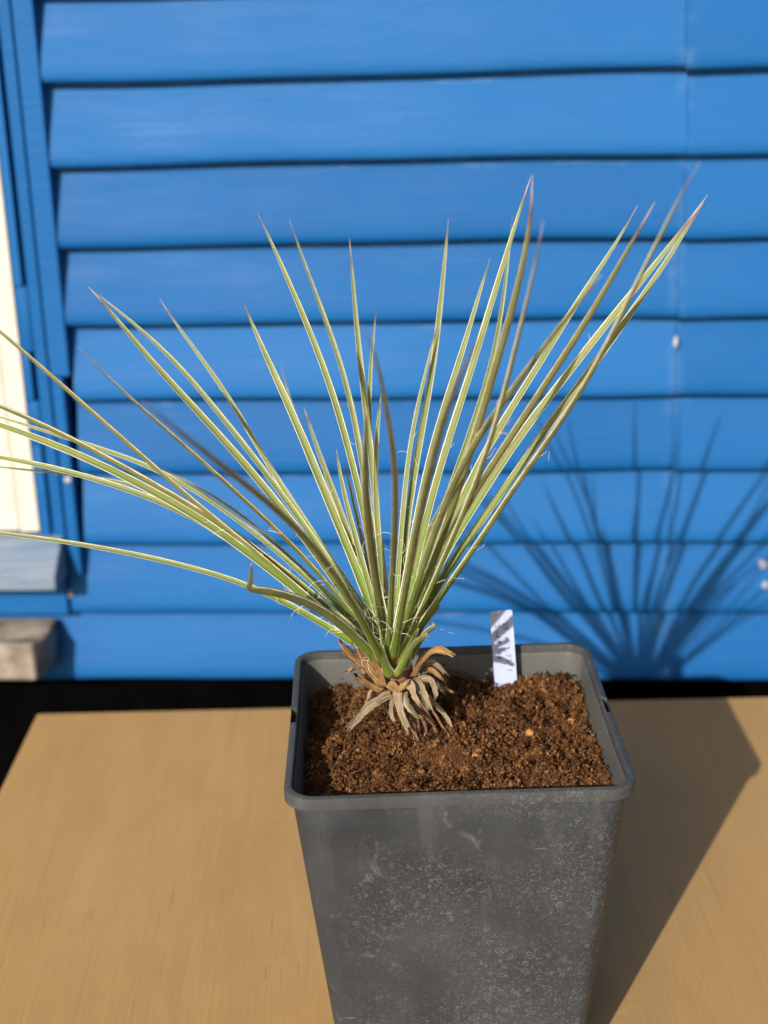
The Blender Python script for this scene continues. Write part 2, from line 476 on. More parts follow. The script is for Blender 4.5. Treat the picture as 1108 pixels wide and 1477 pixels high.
for k in range(NROW):
    joint = 0.2085 + rng.uniform(-0.003, 0.003)
    if k < 2:
        board(-1.9, joint - 0.0003, k)
    else:
        e = {2: -0.3925, 3: -0.391, 4: -0.389}.get(k, -0.393)
        board(e, joint - 0.0003, k)
        board(-1.9, WIN_L, k)
    board(joint + 0.0003, 1.6, k, -0.0012)
# sheathing behind the boards, and the base below them; shade put into their black
def wb(name, s0, s1, o0, o1, z0, z1, mat):
    v, f = box_pts((s0, o0, z0), (s1, o1, z1))
    return mesh(name, [wall(*p) for p in v], [q[::-1] for q in f], mat, wl)
wb('sheathing', -0.434, 1.6, -0.06, -0.0260, Z0 + 0.003, Z0 + NROW * ROW, MAT['black'])
wb('sheathing', -1.9, WIN_L, -0.06, -0.0260, Z0 + 0.003, Z0 + NROW * ROW, MAT['black'])
wb('sheathing', WIN_L + 0.001, -0.4345, -0.06, -0.0260, Z0 + 0.003, 0.132, MAT['black'])
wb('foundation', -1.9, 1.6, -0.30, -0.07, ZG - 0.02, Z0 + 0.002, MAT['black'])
# galvanised nail heads and bare chips in the paint
def blob(name, px, py, rx, rz, off, mat, parent):
    s, z = on_wall(px, py, off)
    V = [wall(s, off + 0.0012, z)]; F = []
    n = 14
    ang = [2 * math.pi * i / n for i in range(n)]
    jit = [1 + rng.uniform(-0.16, 0.16) for _ in ang]
    for rr, oo in ((0.7, 0.0010), (1.0, 0.0), (1.0, -0.004)):
        for a, j in zip(ang, jit): V.append(wall(s + rx * rr * j * math.cos(a), off + oo, z + rz * rr * j * math.sin(a)))
    for i in range(n): F.append((0, 1 + i, 1 + (i + 1) % n))
    for q in range(2):
        for i in range(n):
            a, b = 1 + q * n + i, 1 + q * n + (i + 1) % n
            F.append((a, a + n, b + n, b))
    return mesh(name, V, F, mat, parent, True)
blob('paint_chip', 975, 494, 0.0026, 0.0060, -0.0030, MAT['chip'], wl)
blob('paint_chip', 1101, 815, 0.0042, 0.0048, -0.0075, MAT['chip'], wl)
blob('paint_chip', 1104, 845, 0.0040, 0.0042, -0.0040, MAT['chip'], wl)
blob('nail_head', 100, 858, 0.0042, 0.0042, 0.0002, MAT['nail'], wl)

# ------------------------------------------------------------------ window at the wall's left end
wn = empty('window', wall(-0.7, 0, 0.075))
tag(wn, 'cream sash window in blue casing beside the blue boards', 'window')
ZT = Z0 + NROW * ROW - 0.02
wall_box('casing', -0.4105, -0.3905, -0.02, 0.0030, 0.296, ZT, MAT['blue'], wn)
wall_box('casing', -0.4105, -0.3985, -0.02, 0.0022, 0.082, 0.2945, MAT['blue'], wn)
wall_box('casing', -0.4235, -0.4117, -0.02, 0.0042, 0.088, ZT, MAT['blue'], wn)
wall_box('casing_stop', -0.4365, -0.4280, -0.02, 0.0052, 0.388, ZT, MAT['blue'], wn)
wall_box('casing_stop', -0.4365, -0.4238, -0.02, 0.0048, 0.322, 0.3872, MAT['blue'], wn)
wall_box('casing_stop', -0.4365, -0.4285, -0.02, 0.0050, 0.272, 0.3214, MAT['blue'], wn)
wall_box('casing_stop', -0.4365, -0.4240, -0.02, 0.0046, 0.226, 0.2714, MAT['blue'], wn)
wall_box('casing_stop', -0.4365, -0.4265, -0.02, 0.0050, 0.110, 0.2254, MAT['blue'], wn)
wall_box('sash_stile', -0.4575, -0.4368, -0.022, 0.0075, 0.1335, ZT - 0.03, MAT['cream'], wn)
wall_box('sash_stile', -0.4850, -0.4596, -0.022, 0.0035, 0.1335, ZT - 0.03, MAT['cream'], wn)
wall_box('sash_rail', -0.9525, -0.4855, -0.022, 0.0045, 0.1335, 0.175, MAT['cream'], wn)
wall_box('sash_rail', -0.9525, -0.4855, -0.022, 0.0045, ZT - 0.075, ZT - 0.03, MAT['cream'], wn)
wall_box('sash_stile', -0.9790, -0.9530, -0.022, 0.0045, 0.1335, ZT - 0.03, MAT['cream'], wn)
wall_box('glass_pane', -0.9530, -0.4850, -0.020, -0.012, 0.175, ZT - 0.075, MAT['glass'], wn, 0.0005)
wall_box('casing', -1.0195, -0.9800, -0.02, 0.0040, 0.082, ZT, MAT['blue'], wn)
wall_box('casing', -0.9795, -0.4370, -0.02, 0.0048, ZT - 0.0295, ZT, MAT['blue'], wn)
# sloping weathered sill
sv = []
for s in (-1.03, -0.4140):
    sv += [wall(s, -0.02, 0.1330), wall(s, 0.010, 0.1260), wall(s, 0.046, 0.0985), wall(s, 0.046, 0.0830), wall(s, -0.02, 0.0830)]
sf = [(0, 1, 2, 3, 4), (9, 8, 7, 6, 5)] + [(i, 5 + i, 5 + (i + 1) % 5, (i + 1) % 5) for i in range(5)]
bevelled('sill', sv, sf, MAT['sill'], wn, 0.002)
wall_box('apron', -1.02, -0.4160, -0.002, 0.0060, 0.0400, 0.0826, MAT['blue'], wn)
blob('nail_head', 88, 805, 0.0046, 0.0046, 0.0046, MAT['nail'], wn)
blob('nail_head', 98, 692, 0.0040, 0.0034, 0.0030, MAT['nail'], wn)

# grey timber block under the window
sA, zA = on_wall(80, 893, 0.0)           # where its top right edge meets the boards
sB, zB = on_wall(46, 928, 0.062)         # front corner
zC = on_wall(46, 982, 0.062)[1]
tb = []
for s, e in ((-0.66, 0), (sB, 0), (sA, 1)):
    for o, z in ((-0.004, zC), (0.062 - 0.022 * e, zC), (0.062 - 0.022 * e, zB - 0.004 * e), (0.040 - 0.02 * e, zA - 0.004), (-0.004, zA)):
        tb.append(wall(s, o, z))
tf = [(4, 3, 2, 1, 0), (10, 11, 12, 13, 14)]
for q in range(2):
    for i in range(5): tf.append((q * 5 + i, q * 5 + (i + 1) % 5, q * 5 + 5 + (i + 1) % 5, q * 5 + 5 + i))
tbo = bevelled('timber_block', tb, tf, MAT['timber'], None, 0.003)
tag(tbo, 'weathered grey timber block jutting from the wall below the window', 'block')

# ------------------------------------------------------------------ bench
TY = 0.0231
def tb_pt(x, y, z):                       # bench frame, turned a little against the pot
    return Vector((x * math.cos(TY) + y * math.sin(TY), -x * math.sin(TY) + y * math.cos(TY), z))
bn = empty('bench', (0.25, 0, ZG))
tag(bn, 'low bench with a tan painted plywood top', 'bench')
X0, X1, Y0, Y1 = -0.3853, 0.95, -0.62, 0.4671
def bbox(name, a, b, width=0.002):
    v, f = box_pts(a, b)
    return bevelled(name, [tb_pt(*p) for p in v], f, MAT['tan'], bn, width, 3)
bbox('top', (X0, Y0, -0.024), (X1, Y1, 0.0), 0.003)
for x in (X0 + 0.05, X1 - 0.10):
    for y in (Y0 + 0.05, Y1 - 0.10):
        bbox('leg', (x, y, ZG), (x + 0.05, y + 0.05, -0.0235))
bbox('apron', (X0 + 0.103, Y0 + 0.06, -0.085), (X1 - 0.103, Y0 + 0.08, -0.0235))
bbox('apron', (X0 + 0.103, Y1 - 0.08, -0.085), (X1 - 0.103, Y1 - 0.06, -0.0235))

# ------------------------------------------------------------------ pot
H, HALF = 0.2287, 0.1
pot = empty('plant_pot', (0, 0, 0))
tag(pot, 'tall square dark grey plastic pot with white water spots on the bench', 'plant pot')
def rsq(a, r, z, n=7):
    P = []
    for cx, cy, a0 in ((a - r, a - r, 0), (-a + r, a - r, 90), (-a + r, -a + r, 180), (a - r, -a + r, 270)):
        for i in range(n):
            t = R(a0 + 90 * i / (n - 1))
            P.append(Vector((cx + r * math.cos(t), cy + r * math.sin(t), z)))
    # straight sides carry extra points so that they can bow a little
    out = []
    for i, p in enumerate(P):
        out.append(p)
        q = P[(i + 1) % len(P)]
        if (q - p).length > a * 0.8:
            for j in range(1, 8): out.append(p.lerp(q, j / 8))
    return out
def sweep(name, rings, mat, parent, close_ends, bow=0.0):
    V, F = [], []
    m = None
    for a, r, z in rings:
        ring = rsq(a, r, z)
        m = len(ring)
        for p in ring:
            if bow and abs(z) > 0.01:
                for ax in (0, 1):
                    if abs(p[ax]) > a - 1e-5:
                        p[ax] += -math.copysign(bow * math.cos(p[1 - ax] / a * math.pi / 2), p[ax])
            V.append(p)
    n = len(rings)
    for i in range(n if close_ends == 'loop' else n - 1):
        for k in range(m):
            a, b = i * m + k, i * m + (k + 1) % m
            c, d = ((i + 1) % n) * m + (k + 1) % m, ((i + 1) % n) * m + k
            F.append((a, b, c, d))
    if close_ends == 'cap':
        F.append(tuple(range(m - 1, -1, -1))); F.append(tuple(range((n - 1) * m, n * m)))
    o = mesh(name, V, F, mat, parent, True)
    return o
WB = 0.0731
body = [(WB - 0.003, 0.010, 0.0), (WB - 0.0006, 0.011, 0.0008), (WB, 0.012, 0.003)]
for t in np.linspace(0.06, 1, 12): body.append((WB + (0.0958 - WB) * t, 0.012 + 0.002 * t, 0.003 + (H - 0.009) * t))
body += [(0.0953, 0.0135, H - 0.0052), (0.0949, 0.013, H - 0.0050)]
for t in np.linspace(0, 1, 6): body.append((0.0947 - 0.014 * t, 0.0130, H - 0.0062 - (H - 0.108) * t))
body.append((0.074, 0.01, 0.085))
bo = sweep('body', body, MAT['pot'], pot, 'cap', 0.0008)
bo.data.materials.append(MAT['pot_in'])
per = len(rsq(0.09, 0.012, 0))
for p in bo.data.polygons:
    if p.index >= 16 * per and len(p.vertices) == 4: p.material_index = 1
rim = [(0.0957, 0.0145, H - 0.0078), (0.0993, 0.0168, H - 0.0078), (0.0999, 0.0173, H - 0.0074), (0.1000, 0.0175, H - 0.0066), (0.1000, 0.0175, H - 0.0014), (0.0997, 0.0173, H - 0.0005),
       (0.0988, 0.0165, H), (0.0972, 0.0155, H - 0.0001), (0.0963, 0.0150, H), (0.0957, 0.0146, H - 0.0004), (0.0953, 0.0143, H - 0.0016), (0.0952, 0.0142, H - 0.0078)]
rimo = sweep('rim', rim, MAT['pot_rim'], pot, 'loop', 0.0006)
# lifting slots cut into the two side rims
bm = bmesh.new()
for sx in (-1, 1):
    m4 = Matrix.Translation((sx * 0.0974, 0.004, H)) @ Matrix.Diagonal((0.0034, 0.020, 0.014, 1))
    bmesh.ops.create_cube(bm, size=1.0, matrix=m4)
cme = bpy.data.meshes.new('slot_cut'); bm.to_mesh(cme); bm.free()
cut = bpy.data.objects.new('slot_cut', cme); COL.objects.link(cut)
md = rimo.modifiers.new('slots', 'BOOLEAN'); md.object = cut; md.operation = 'DIFFERENCE'; md.solver = 'EXACT'
dg = bpy.context.evaluated_depsgraph_get()
nm = bpy.data.meshes.new_from_object(rimo.evaluated_get(dg))
rimo.modifiers.clear(); rimo.data = nm; nm.name = 'rim'
if not nm.materials: nm.materials.append(MAT['pot_rim'])
bpy.data.objects.remove(cut)
ang = math.cos(R(35))
bmr = bmesh.new(); bmr.from_mesh(nm)
for e in bmr.edges:
    if len(e.link_faces) == 2 and e.link_faces[0].normal.dot(e.link_faces[1].normal) < ang: e.smooth = False
bmr.to_mesh(nm); bmr.free()

# ------------------------------------------------------------------ soil
def vnoise(x, y, seed):
    r_ = np.random.default_rng(seed); g_ = r_.random((64, 64))
    xi, yi = np.floor(x).astype(int), np.floor(y).astype(int)
    fx, fy = x - xi, y - yi
    fx, fy = fx * fx * (3 - 2 * fx), fy * fy * (3 - 2 * fy)
    G = lambda a, b: g_[a % 64, b % 64]
    return (G(xi, yi) * (1 - fx) + G(xi + 1, yi) * fx) * (1 - fy) + (G(xi, yi + 1) * (1 - fx) + G(xi + 1, yi + 1) * fx) * fy
def soil_z(x, y):
    x, y = np.asarray(x, float), np.asarray(y, float)
    z = 0.2035 + 0.011 * (vnoise(x * 28 + 9, y * 28 + 9, 1) - 0.5) + 0.0085 * (vnoise(x * 75 + 9, y * 75 + 9, 2) - 0.5) + 0.0055 * (vnoise(x * 190 + 9, y * 190 + 9, 3) - 0.5)
    z = z + 0.008 * np.exp(-(((x - 0.066) / 0.022) ** 2 + ((y - 0.072) / 0.02) ** 2))
    z = z + 0.004 * np.exp(-(((x + 0.01) / 0.03) ** 2 + ((y - 0.02) / 0.03) ** 2))
    z = z - 0.006 * np.clip((-0.070 - x) / 0.02, 0, 1) - 0.004 * np.clip((0.0 - y) / 0.1, 0, 1)
    return z
N = 150
HS = 0.0927
gx = np.linspace(-HS, HS, N)
X, Y = np.meshgrid(gx, gx, indexing='ij')
Z = soil_z(X, Y)
V = np.stack([X.ravel(), Y.ravel(), Z.ravel()], 1)
idx = np.arange(N * N).reshape(N, N)
F = np.stack([idx[:-1, :-1].ravel(), idx[1:, :-1].ravel(), idx[1:, 1:].ravel(), idx[:-1, 1:].ravel()], 1).tolist()
# keep inside the rounded corners of the pot
def inside(x, y, m=0.0):
    q = np.hypot(np.maximum(np.abs(x) - (0.0792 - m), 0), np.maximum(np.abs(y) - (0.0792 - m), 0))
    return q < 0.0135
keep = inside(V[:, 0], V[:, 1])
F = [q for q in F if all(keep[i] for i in q)]
soil = mesh('potting_soil', V, F, MAT['soil'], None, True)
tag(soil, 'brown crumbly potting soil filling the square pot', 'soil')
# crumbs
PHI = (1 + 5 ** 0.5) / 2
ICO = np.array([(-1, PHI, 0), (1, PHI, 0), (-1, -PHI, 0), (1, -PHI, 0), (0, -1, PHI), (0, 1, PHI), (0, -1, -PHI), (0, 1, -PHI), (PHI, 0, -1), (PHI, 0, 1), (-PHI, 0, -1), (-PHI, 0, 1)]) / 1.9
ICF = np.array([(0, 11, 5), (0, 5, 1), (0, 1, 7), (0, 7, 10), (0, 10, 11), (1, 5, 9), (5, 11, 4), (11, 10, 2), (10, 7, 6), (7, 1, 8), (3, 9, 4), (3, 4, 2), (3, 2, 6), (3, 6, 8), (3, 8, 9), (4, 9, 5), (2, 4, 11), (6, 2, 10), (8, 6, 7), (9, 8, 1)])
def crumbs(n, lo, hi, lift, clod=0):
    if clod:
        m0 = n // clod
        cx = rng.uniform(-HS, HS, m0); cy = rng.uniform(-HS, HS, m0); cr_ = 0.0020 + 0.0050 * rng.random(m0) ** 1.6
        dv = rng.normal(size=(m0, clod, 3)); dv /= np.linalg.norm(dv, axis=2)[:, :, None]
        dv *= (cr_[:, None] * rng.uniform(0.6, 1.0, (m0, clod)))[:, :, None]
        x, y, dz = (cx[:, None] + dv[:, :, 0]).ravel(), (cy[:, None] + dv[:, :, 1]).ravel(), (dv[:, :, 2] + cr_[:, None] * 0.45).ravel()
        bias = np.repeat(rng.normal(0.0, 0.18, m0), clod)
    else:
        x = rng.uniform(-HS, HS, n); y = rng.uniform(-HS, HS, n); dz = np.zeros(n); bias = np.zeros(n)
    k = inside(x, y, 0.001 + hi); x, y, dz, bias = x[k], y[k], dz[k], bias[k]; n = len(x)
    r = lo * (hi / lo) ** (rng.random(n) ** 1.8)
    P = ICO[None] * (1 + rng.uniform(-0.5, 0.45, (n, 12, 1)))
    sc = rng.uniform(0.6, 1.35, (n, 1, 3)) * r[:, None, None]
    q = rng.normal(size=(n, 4)); q /= np.linalg.norm(q, axis=1)[:, None]
    w_, a, b, c = q.T
    Rm = np.stack([1 - 2 * (b * b + c * c), 2 * (a * b - c * w_), 2 * (a * c + b * w_), 2 * (a * b + c * w_), 1 - 2 * (a * a + c * c), 2 * (b * c - a * w_), 2 * (a * c - b * w_), 2 * (b * c + a * w_), 1 - 2 * (a * a + b * b)], 1).reshape(n, 3, 3)
    P = np.einsum('nij,nkj->nki', Rm, P * sc)
    P[:, :, 0] += x[:, None]; P[:, :, 1] += y[:, None]; P[:, :, 2] += (soil_z(x, y) + r * lift + dz)[:, None]
    tone = np.clip(rng.normal(0.47, 0.20, n) + bias, 0, 0.95)
    tone[rng.random(n) < 0.012] = 1.0
    return P.reshape(-1, 3), (ICF[None] + (np.arange(n) * 12)[:, None, None]).reshape(-1, 3), np.repeat(tone, 12)
parts = [crumbs(36000, 0.0004, 0.0011, 0.4), crumbs(5000, 0.0009, 0.0017, 0.4), crumbs(36000, 0.0005, 0.0013, 0.0, 40)]
Vs, Fs, Ts, off = [], [], [], 0
for v, f, t in parts:
    Vs.append(v); Fs.append(f + off); Ts.append(t); off += len(v)
Vs, Fs, Ts = np.concatenate(Vs), np.concatenate(Fs), np.concatenate(Ts)
cr = mesh('soil_crumb', Vs, Fs.tolist(), MAT['crumb'], soil, False, {'tone': Ts})
tag(cr, kind='stuff')
# pale pumice grains that stand out
for px, py, rr in ((762, 1072, 0.0026), (793, 1036, 0.0026), (764, 1057, 0.0028), (686, 1091, 0.0022), (824, 1040, 0.0030), (533, 1014, 0.0028), (770, 1066, 0.0016), (463, 1045, 0.0030)):
    p = at_z(px, py, 0.204); p = at_z(px, py, float(soil_z(p.x, p.y)) + rr * 0.5)
    P = ICO * (1 + rng.uniform(-0.3, 0.3, (12, 1))) * rr * rng.uniform(0.75, 1.2, 3)
    mesh('pebble', P + np.array(p), ICF.tolist(), MAT['pebble'], soil, True)

# ------------------------------------------------------------------ yucca
CROWN = at_y(566, 945, -0.002)
yu = empty('yucca', (CROWN.x + 0.02, 0.02, 0.204))
tag(yu, 'spiky green yucca with thin white-edged leaves planted in the square pot', 'plant')
V, F = [], []
stp = spline([at_y(612, 1085, 0.024), at_y(604, 1050, 0.022), at_y(592, 1010, 0.014), at_y(576, 980, 0.003), at_y(569, 950, -0.002), at_y(566, 915, -0.002)], 22)
rad = np.interp(np.linspace(0, 1, 22), [0, 0.2, 0.45, 0.6, 0.78, 1], [0.0075, 0.008, 0.0085, 0.0105, 0.0095, 0.0040])
V, F = tube(stp, rad, 16)
V = [v + Vector(rng.normal(0, 0.0006, 3)) for v in V]
mesh('stem', V, F, MAT['stem'], yu, True)

LP = [(-1, 0.42, 0), (-0.82, 0.26, 0), (-0.5, 0.04, 0), (0, -0.16, 0), (0.5, 0.04, 0), (0.82, 0.26, 0), (1, 0.42, 0), (0.82, 0.08, 1), (0.45, -0.27, 1), (0, -0.48, 1), (-0.45, -0.27, 1), (-0.82, 0.08, 1)]
AXIS = Vector((CROWN.x, CROWN.y, 0))
DP = [(-1, 0.34, 0), (-0.8, 0.16, 0), (-0.45, 0.04, 0), (0, -0.12, 0), (0.45, 0.02, 0), (0.8, 0.20, 0), (1, 0.26, 0), (0.8, 0.13, 1), (0.45, -0.05, 1), (0, -0.19, 1), (-0.45, -0.03, 1), (-0.8, 0.09, 1)]
def ribbon(name, pts, width, normals, mat, wprof, thick=1.0, curl=1.0, LP=LP, ragged=0.0, along=1.0):
    n, m = len(pts), len(LP)
    V, F, A, B, U = [], [], [], [], []
    for i in range(n):
        p = Vector(pts[i])
        d = (Vector(pts[min(i + 1, n - 1)]) - Vector(pts[max(i - 1, 0)])).normalized()
        nn = normals[i] - d * normals[i].dot(d)
        if nn.length < 1e-5: nn = Vector((0, -1, 0)) - d * (-d.y)
        nn.normalize()
        sd = d.cross(nn)
        s = i / (n - 1)
        hw = width * 0.5 * wprof(s)
        for x, h, un in LP:
            V.append(p + sd * (hw * x) + nn * (hw * h * (curl if not un else thick)))
            if ragged and i == n - 1: V[-1] = V[-1] + d * (ragged * width * math.sin(x * 5.3 + 40 * hw / width + p.x * 900))
            A.append(x); B.append(s * along); U.append(un)
    for i in range(n - 1):
        for k in range(m):
            F.append((i * m + k, i * m + (k + 1) % m, (i + 1) * m + (k + 1) % m, (i + 1) * m + k))
    F.append(tuple(range(m - 1, -1, -1))); F.append(tuple(range((n - 1) * m, n * m)))
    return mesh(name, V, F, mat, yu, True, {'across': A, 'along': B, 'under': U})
def leaf_w(s):
    return float(np.interp(s, [0, 0.05, 0.12, 0.25, 0.5, 0.75, 0.9, 0.965, 1], [1.9, 1.55, 1.2, 1.0, 1.0, 0.82, 0.5, 0.24, 0.05]))
FIB_SEED = []
def leaf(px, wpx, k, Lm=0.34, amix=0.55, n=26, base_dx=0.0, wfun=leaf_w, name='leaf', mat='leaf', label=None, dyb=0.0):
    px = px[::-1]                                        # foot first
    yb = CROWN.y + 0.016 * k + dyb
    cum = np.r_[0, np.cumsum([math.dist(a, b) for a, b in zip(px[:-1], px[1:])])]
    s = cum / cum[-1]
    d = (at_y(*px[-1], yb) - at_y(*px[0], yb)).length
    dy = k * math.sqrt(max(Lm * Lm - d * d, 0.03 ** 2))
    P = [at_y(*q, yb + dy * t ** (0.85 if k < -0.45 else 1.05)) for q, t in zip(px, s)]
    Q = [np.array(p) for p in P]
    if name == 'leaf' and label is None:
        for _ in range(2):                           # stiff leaves: take the tracing jitter out
            Q = [Q[0]] + [Q[i] * 0.5 + (Q[i - 1] + Q[i + 1]) * 0.25 for i in range(1, len(Q) - 1)] + [Q[-1]]
    pts = spline(Q, n)
    tw0, tw1 = random.uniform(-0.25, 0.25), random.uniform(-0.5, 0.5)
    N_ = []
    for i in range(n):
        p = Vector(pts[i]); t = i / (n - 1)
        dd = (Vector(pts[min(i + 1, n - 1)]) - Vector(pts[max(i - 1, 0)])).normalized()
        inward = (AXIS + Vector((0, 0, p.z + 0.25)) - p).normalized()
        tocam = (CAM - p).normalized()
        if k < -0.2: tocam = -tocam + Vector((0, 0, 0.25))   # leaves that lean towards us show their backs
        nn = inward * (1 - amix) + tocam * amix
        nn = nn - dd * nn.dot(dd)
        if nn.length < 1e-4: nn = Vector((0, 0, 1))
        nn.normalize()
        nn = Matrix.Rotation(tw0 + tw1 * t, 3, dd) @ nn
        N_.append(nn)
    dist = (Vector(pts[n // 2]) - CAM).length
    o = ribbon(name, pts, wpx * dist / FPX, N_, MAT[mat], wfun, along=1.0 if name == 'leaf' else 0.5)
    if label: o['label'] = label
    if name == 'leaf': FIB_SEED.append((pts, N_, wpx * dist / FPX))
    return o
LEAVES = [
 # tip ... foot, width in photo pixels, lean (minus = towards the viewer)
 ([(-120, 385), (-60, 427), (0, 475), (93, 562), (175, 631), (211, 664), (252, 700), (292, 737), (349, 778), (400, 822), (470, 885), (548, 950)], 12, -0.5),
 ([(-170, 525), (-80, 554), (0, 585), (41, 603), (101, 631), (162, 664), (211, 692), (264, 725), (325, 757), (400, 810), (470, 872), (548, 945)], 15, -0.25),
 ([(-40, 590), (0, 601), (53, 617), (101, 634), (150, 648), (211, 668), (264, 692), (325, 733), (400, 790), (470, 858), (550, 935)], 9, 0.5),
 ([(-150, 566), (-75, 588), (0, 611), (49, 631), (101, 648), (162, 676), (211, 705), (252, 725), (309, 757), (365, 802), (440, 862), (545, 942)], 13, 0.1),
 ([(-130, 642), (-70, 648), (0, 658), (61, 670), (122, 686), (175, 702), (244, 727), (292, 749), (350, 790), (420, 848), (540, 940)], 11, 0.25),
 ([(-60, 668), (0, 674), (61, 680), (122, 688), (195, 696), (235, 706), (290, 738), (340, 775), (400, 825), (540, 938)], 8, 0.45),
 ([(-150, 754), (-80, 760), (0, 769), (75, 778), (150, 790), (250, 811), (350, 834), (410, 865), (460, 897), (545, 950)], 10, 0.15),
 ([(203, 577), (230, 600), (280, 640), (340, 690), (400, 735), (440, 770), (480, 820), (510, 872), (538, 925), (556, 962)], 15, -0.95),
 ([(112, 500), (140, 530), (190, 578), (230, 612), (300, 670), (360, 730), (400, 765), (440, 803), (490, 858), (552, 945)], 12, -0.35),
 ([(127, 413), (143, 427), (179, 474), (214, 519), (250, 555), (290, 600), (350, 665), (400, 722), (450, 790), (500, 860), (556, 940)], 12, 0.12),
 ([(130, 416), (143, 427), (191, 464), (235, 502), (270, 537), (310, 590), (350, 640), (400, 700), (440, 760), (490, 830), (555, 930)], 9, 0.5),
 ([(230, 430), (240, 450), (280, 505), (320, 550), (350, 605), (380, 660), (400, 690), (430, 740), (480, 805), (556, 925)], 9, 0.6),
 ([(353, 440), (365, 475), (388, 523), (421, 592), (440, 640), (460, 690), (485, 750), (515, 820), (557, 930)], 13, 0.25),
 ([(405, 528), (413, 560), (427, 610), (445, 655), (470, 700), (505, 780), (558, 925)], 7, 0.65),
 ([(372, 308), (380, 325), (410, 386), (447, 479), (468, 529), (486, 583), (500, 640), (515, 690), (527, 750), (540, 820), (560, 930)], 10, 0.3),
 ([(417, 316), (434, 367), (453, 423), (477, 475), (499, 547), (510, 592), (519, 650), (530, 720), (543, 800), (562, 925)], 9, 0.65),
 ([(504, 343), (506, 375), (511, 430), (515, 490), (522, 550), (528, 590), (535, 650), (541, 720), (549, 810), (564, 930)], 10, 0.6),
 ([(543, 447), (540, 472), (533, 530), (530, 590), (533, 640), (540, 710), (549, 810), (565, 935)], 9, 0.45),
 ([(522, 468), (535, 490), (545, 520), (553, 560), (557, 594), (565, 637), (570, 671), (571, 700), (570, 780), (565, 850), (559, 955)], 12, -0.8),
 ([(529, 590), (527, 646), (525, 690), (528, 731), (533, 790), (546, 860), (560, 945)], 14, -0.55),
 ([(550, 567), (542, 620), (540, 680), (541, 731), (547, 800), (562, 930)], 9, 0.3),
 ([(485, 648), (490, 690), (500, 730), (516, 790), (556, 930)], 9, 0.2, 0.20),
 ([(497, 664), (505, 710), (520, 770), (558, 925)], 6, 0.5, 0.20),
 ([(438, 586), (452, 632), (464, 666), (481, 711), (504, 766), (556, 925)], 9, 0.45),
 ([(215, 668), (227, 674), (276, 695), (322, 722), (363, 752), (406, 790), (470, 855), (548, 930)], 7, 0.6),
 ([(647, 314), (643, 361), (638, 422), (632, 468), (628, 510), (620, 564), (608, 620), (598, 680), (588, 740), (578, 830), (568, 935)], 11, 0.6),
 ([(630, 468), (622, 510), (610, 555), (600, 595), (591, 640), (584, 700), (576, 790), (567, 935)], 9, 0.35),
 ([(707, 372), (700, 395), (690, 430), (678, 470), (668, 505), (655, 545), (641, 585), (626, 635), (613, 690), (600, 750), (586, 830), (570, 935)], 12, 0.35),
 ([(697, 476), (682, 508), (666, 535), (653, 562), (640, 605), (628, 645), (614, 705), (600, 765), (586, 845), (566, 955)], 14, -0.95),
 ([(766, 254), (750, 300), (740, 341), (720, 401), (700, 468), (691, 503), (671, 564), (655, 610), (640, 660), (622, 720), (604, 790), (572, 935)], 12, 0.2),
 ([(739, 312), (734, 371), (724, 452), (717, 499), (700, 560), (680, 620), (655, 690), (625, 765), (574, 925)], 8, 0.55),
 ([(768, 252), (770, 275), (766, 320), (760, 360), (748, 410), (740, 445), (728, 485), (714, 530), (703, 570), (692, 610), (676, 660), (658, 715), (640, 770), (612, 850), (572, 955)], 13, -0.55),
 ([(784, 316), (780, 345), (770, 400), (757, 450), (745, 500), (733, 550), (722, 592), (708, 640), (690, 692), (668, 745), (645, 795), (615, 865), (574, 960)], 12, -0.8),
 ([(868, 396), (850, 420), (815, 460), (790, 490), (760, 538), (713, 597), (680, 640), (655, 690), (630, 755), (604, 830), (572, 940)], 13, -0.5, 0.38),
 ([(920, 296), (905, 325), (888, 355), (860, 395), (830, 440), (800, 490), (770, 540), (742, 582), (711, 631), (694, 663), (671, 711), (647, 760), (612, 840), (573, 940)], 13, 0.1),
 ([(945, 291), (930, 320), (910, 350), (885, 400), (860, 440), (835, 485), (795, 540), (760, 597), (723, 654), (685, 707), (660, 750), (620, 820), (575, 938)], 14, -0.3, 0.42),
 ([(1009, 234), (997, 252), (979, 289), (958, 330), (935, 377), (917, 416), (898, 450), (880, 492), (860, 535), (800, 629), (770, 663), (742, 705), (719, 741), (681, 800), (635, 860), (578, 945)], 13, -0.6, 0.43),
 ([(1021, 281), (1003, 305), (985, 333), (967, 353), (924, 411), (878, 462), (843, 508), (800, 568), (770, 600), (747, 631), (704, 701), (673, 748), (640, 800), (610, 855), (577, 938)], 13, 0.1),
 ([(1015, 292), (990, 330), (958, 386), (921, 439), (889, 480), (855, 531), (834, 560), (800, 602), (760, 657), (734, 701), (704, 741), (656, 800), (615, 870), (578, 945)], 13, 0.25),
 ([(690, 638), (650, 707), (609, 775), (590, 825), (572, 920)], 8, 0.6, 0.22),
 ([(740, 600), (700, 655), (650, 730), (615, 800), (575, 925)], 9, 0.5, 0.26),
]
for row in LEAVES:
    leaf(row[0], row[1] * random.uniform(0.78, 1.02), row[2], row[3] if len(row) > 3 else 0.35)
# the snapped leaf: its end is folded upwards
def w_snap(s): return float(np.interp(s, [0, 0.08, 0.3, 0.78, 0.82, 0.86, 1], [1.5, 1.15, 1.0, 0.95, 0.85, 0.55, 0.12]))
leaf([(363, 812), (362, 826), (361, 840), (358, 850), (368, 852), (400, 857), (440, 870), (480, 893), (520, 928), (560, 972)], 16, -0.42, 0.22, 0.85, 44, wfun=w_snap, label='olive leaf with its end snapped and folded upwards')
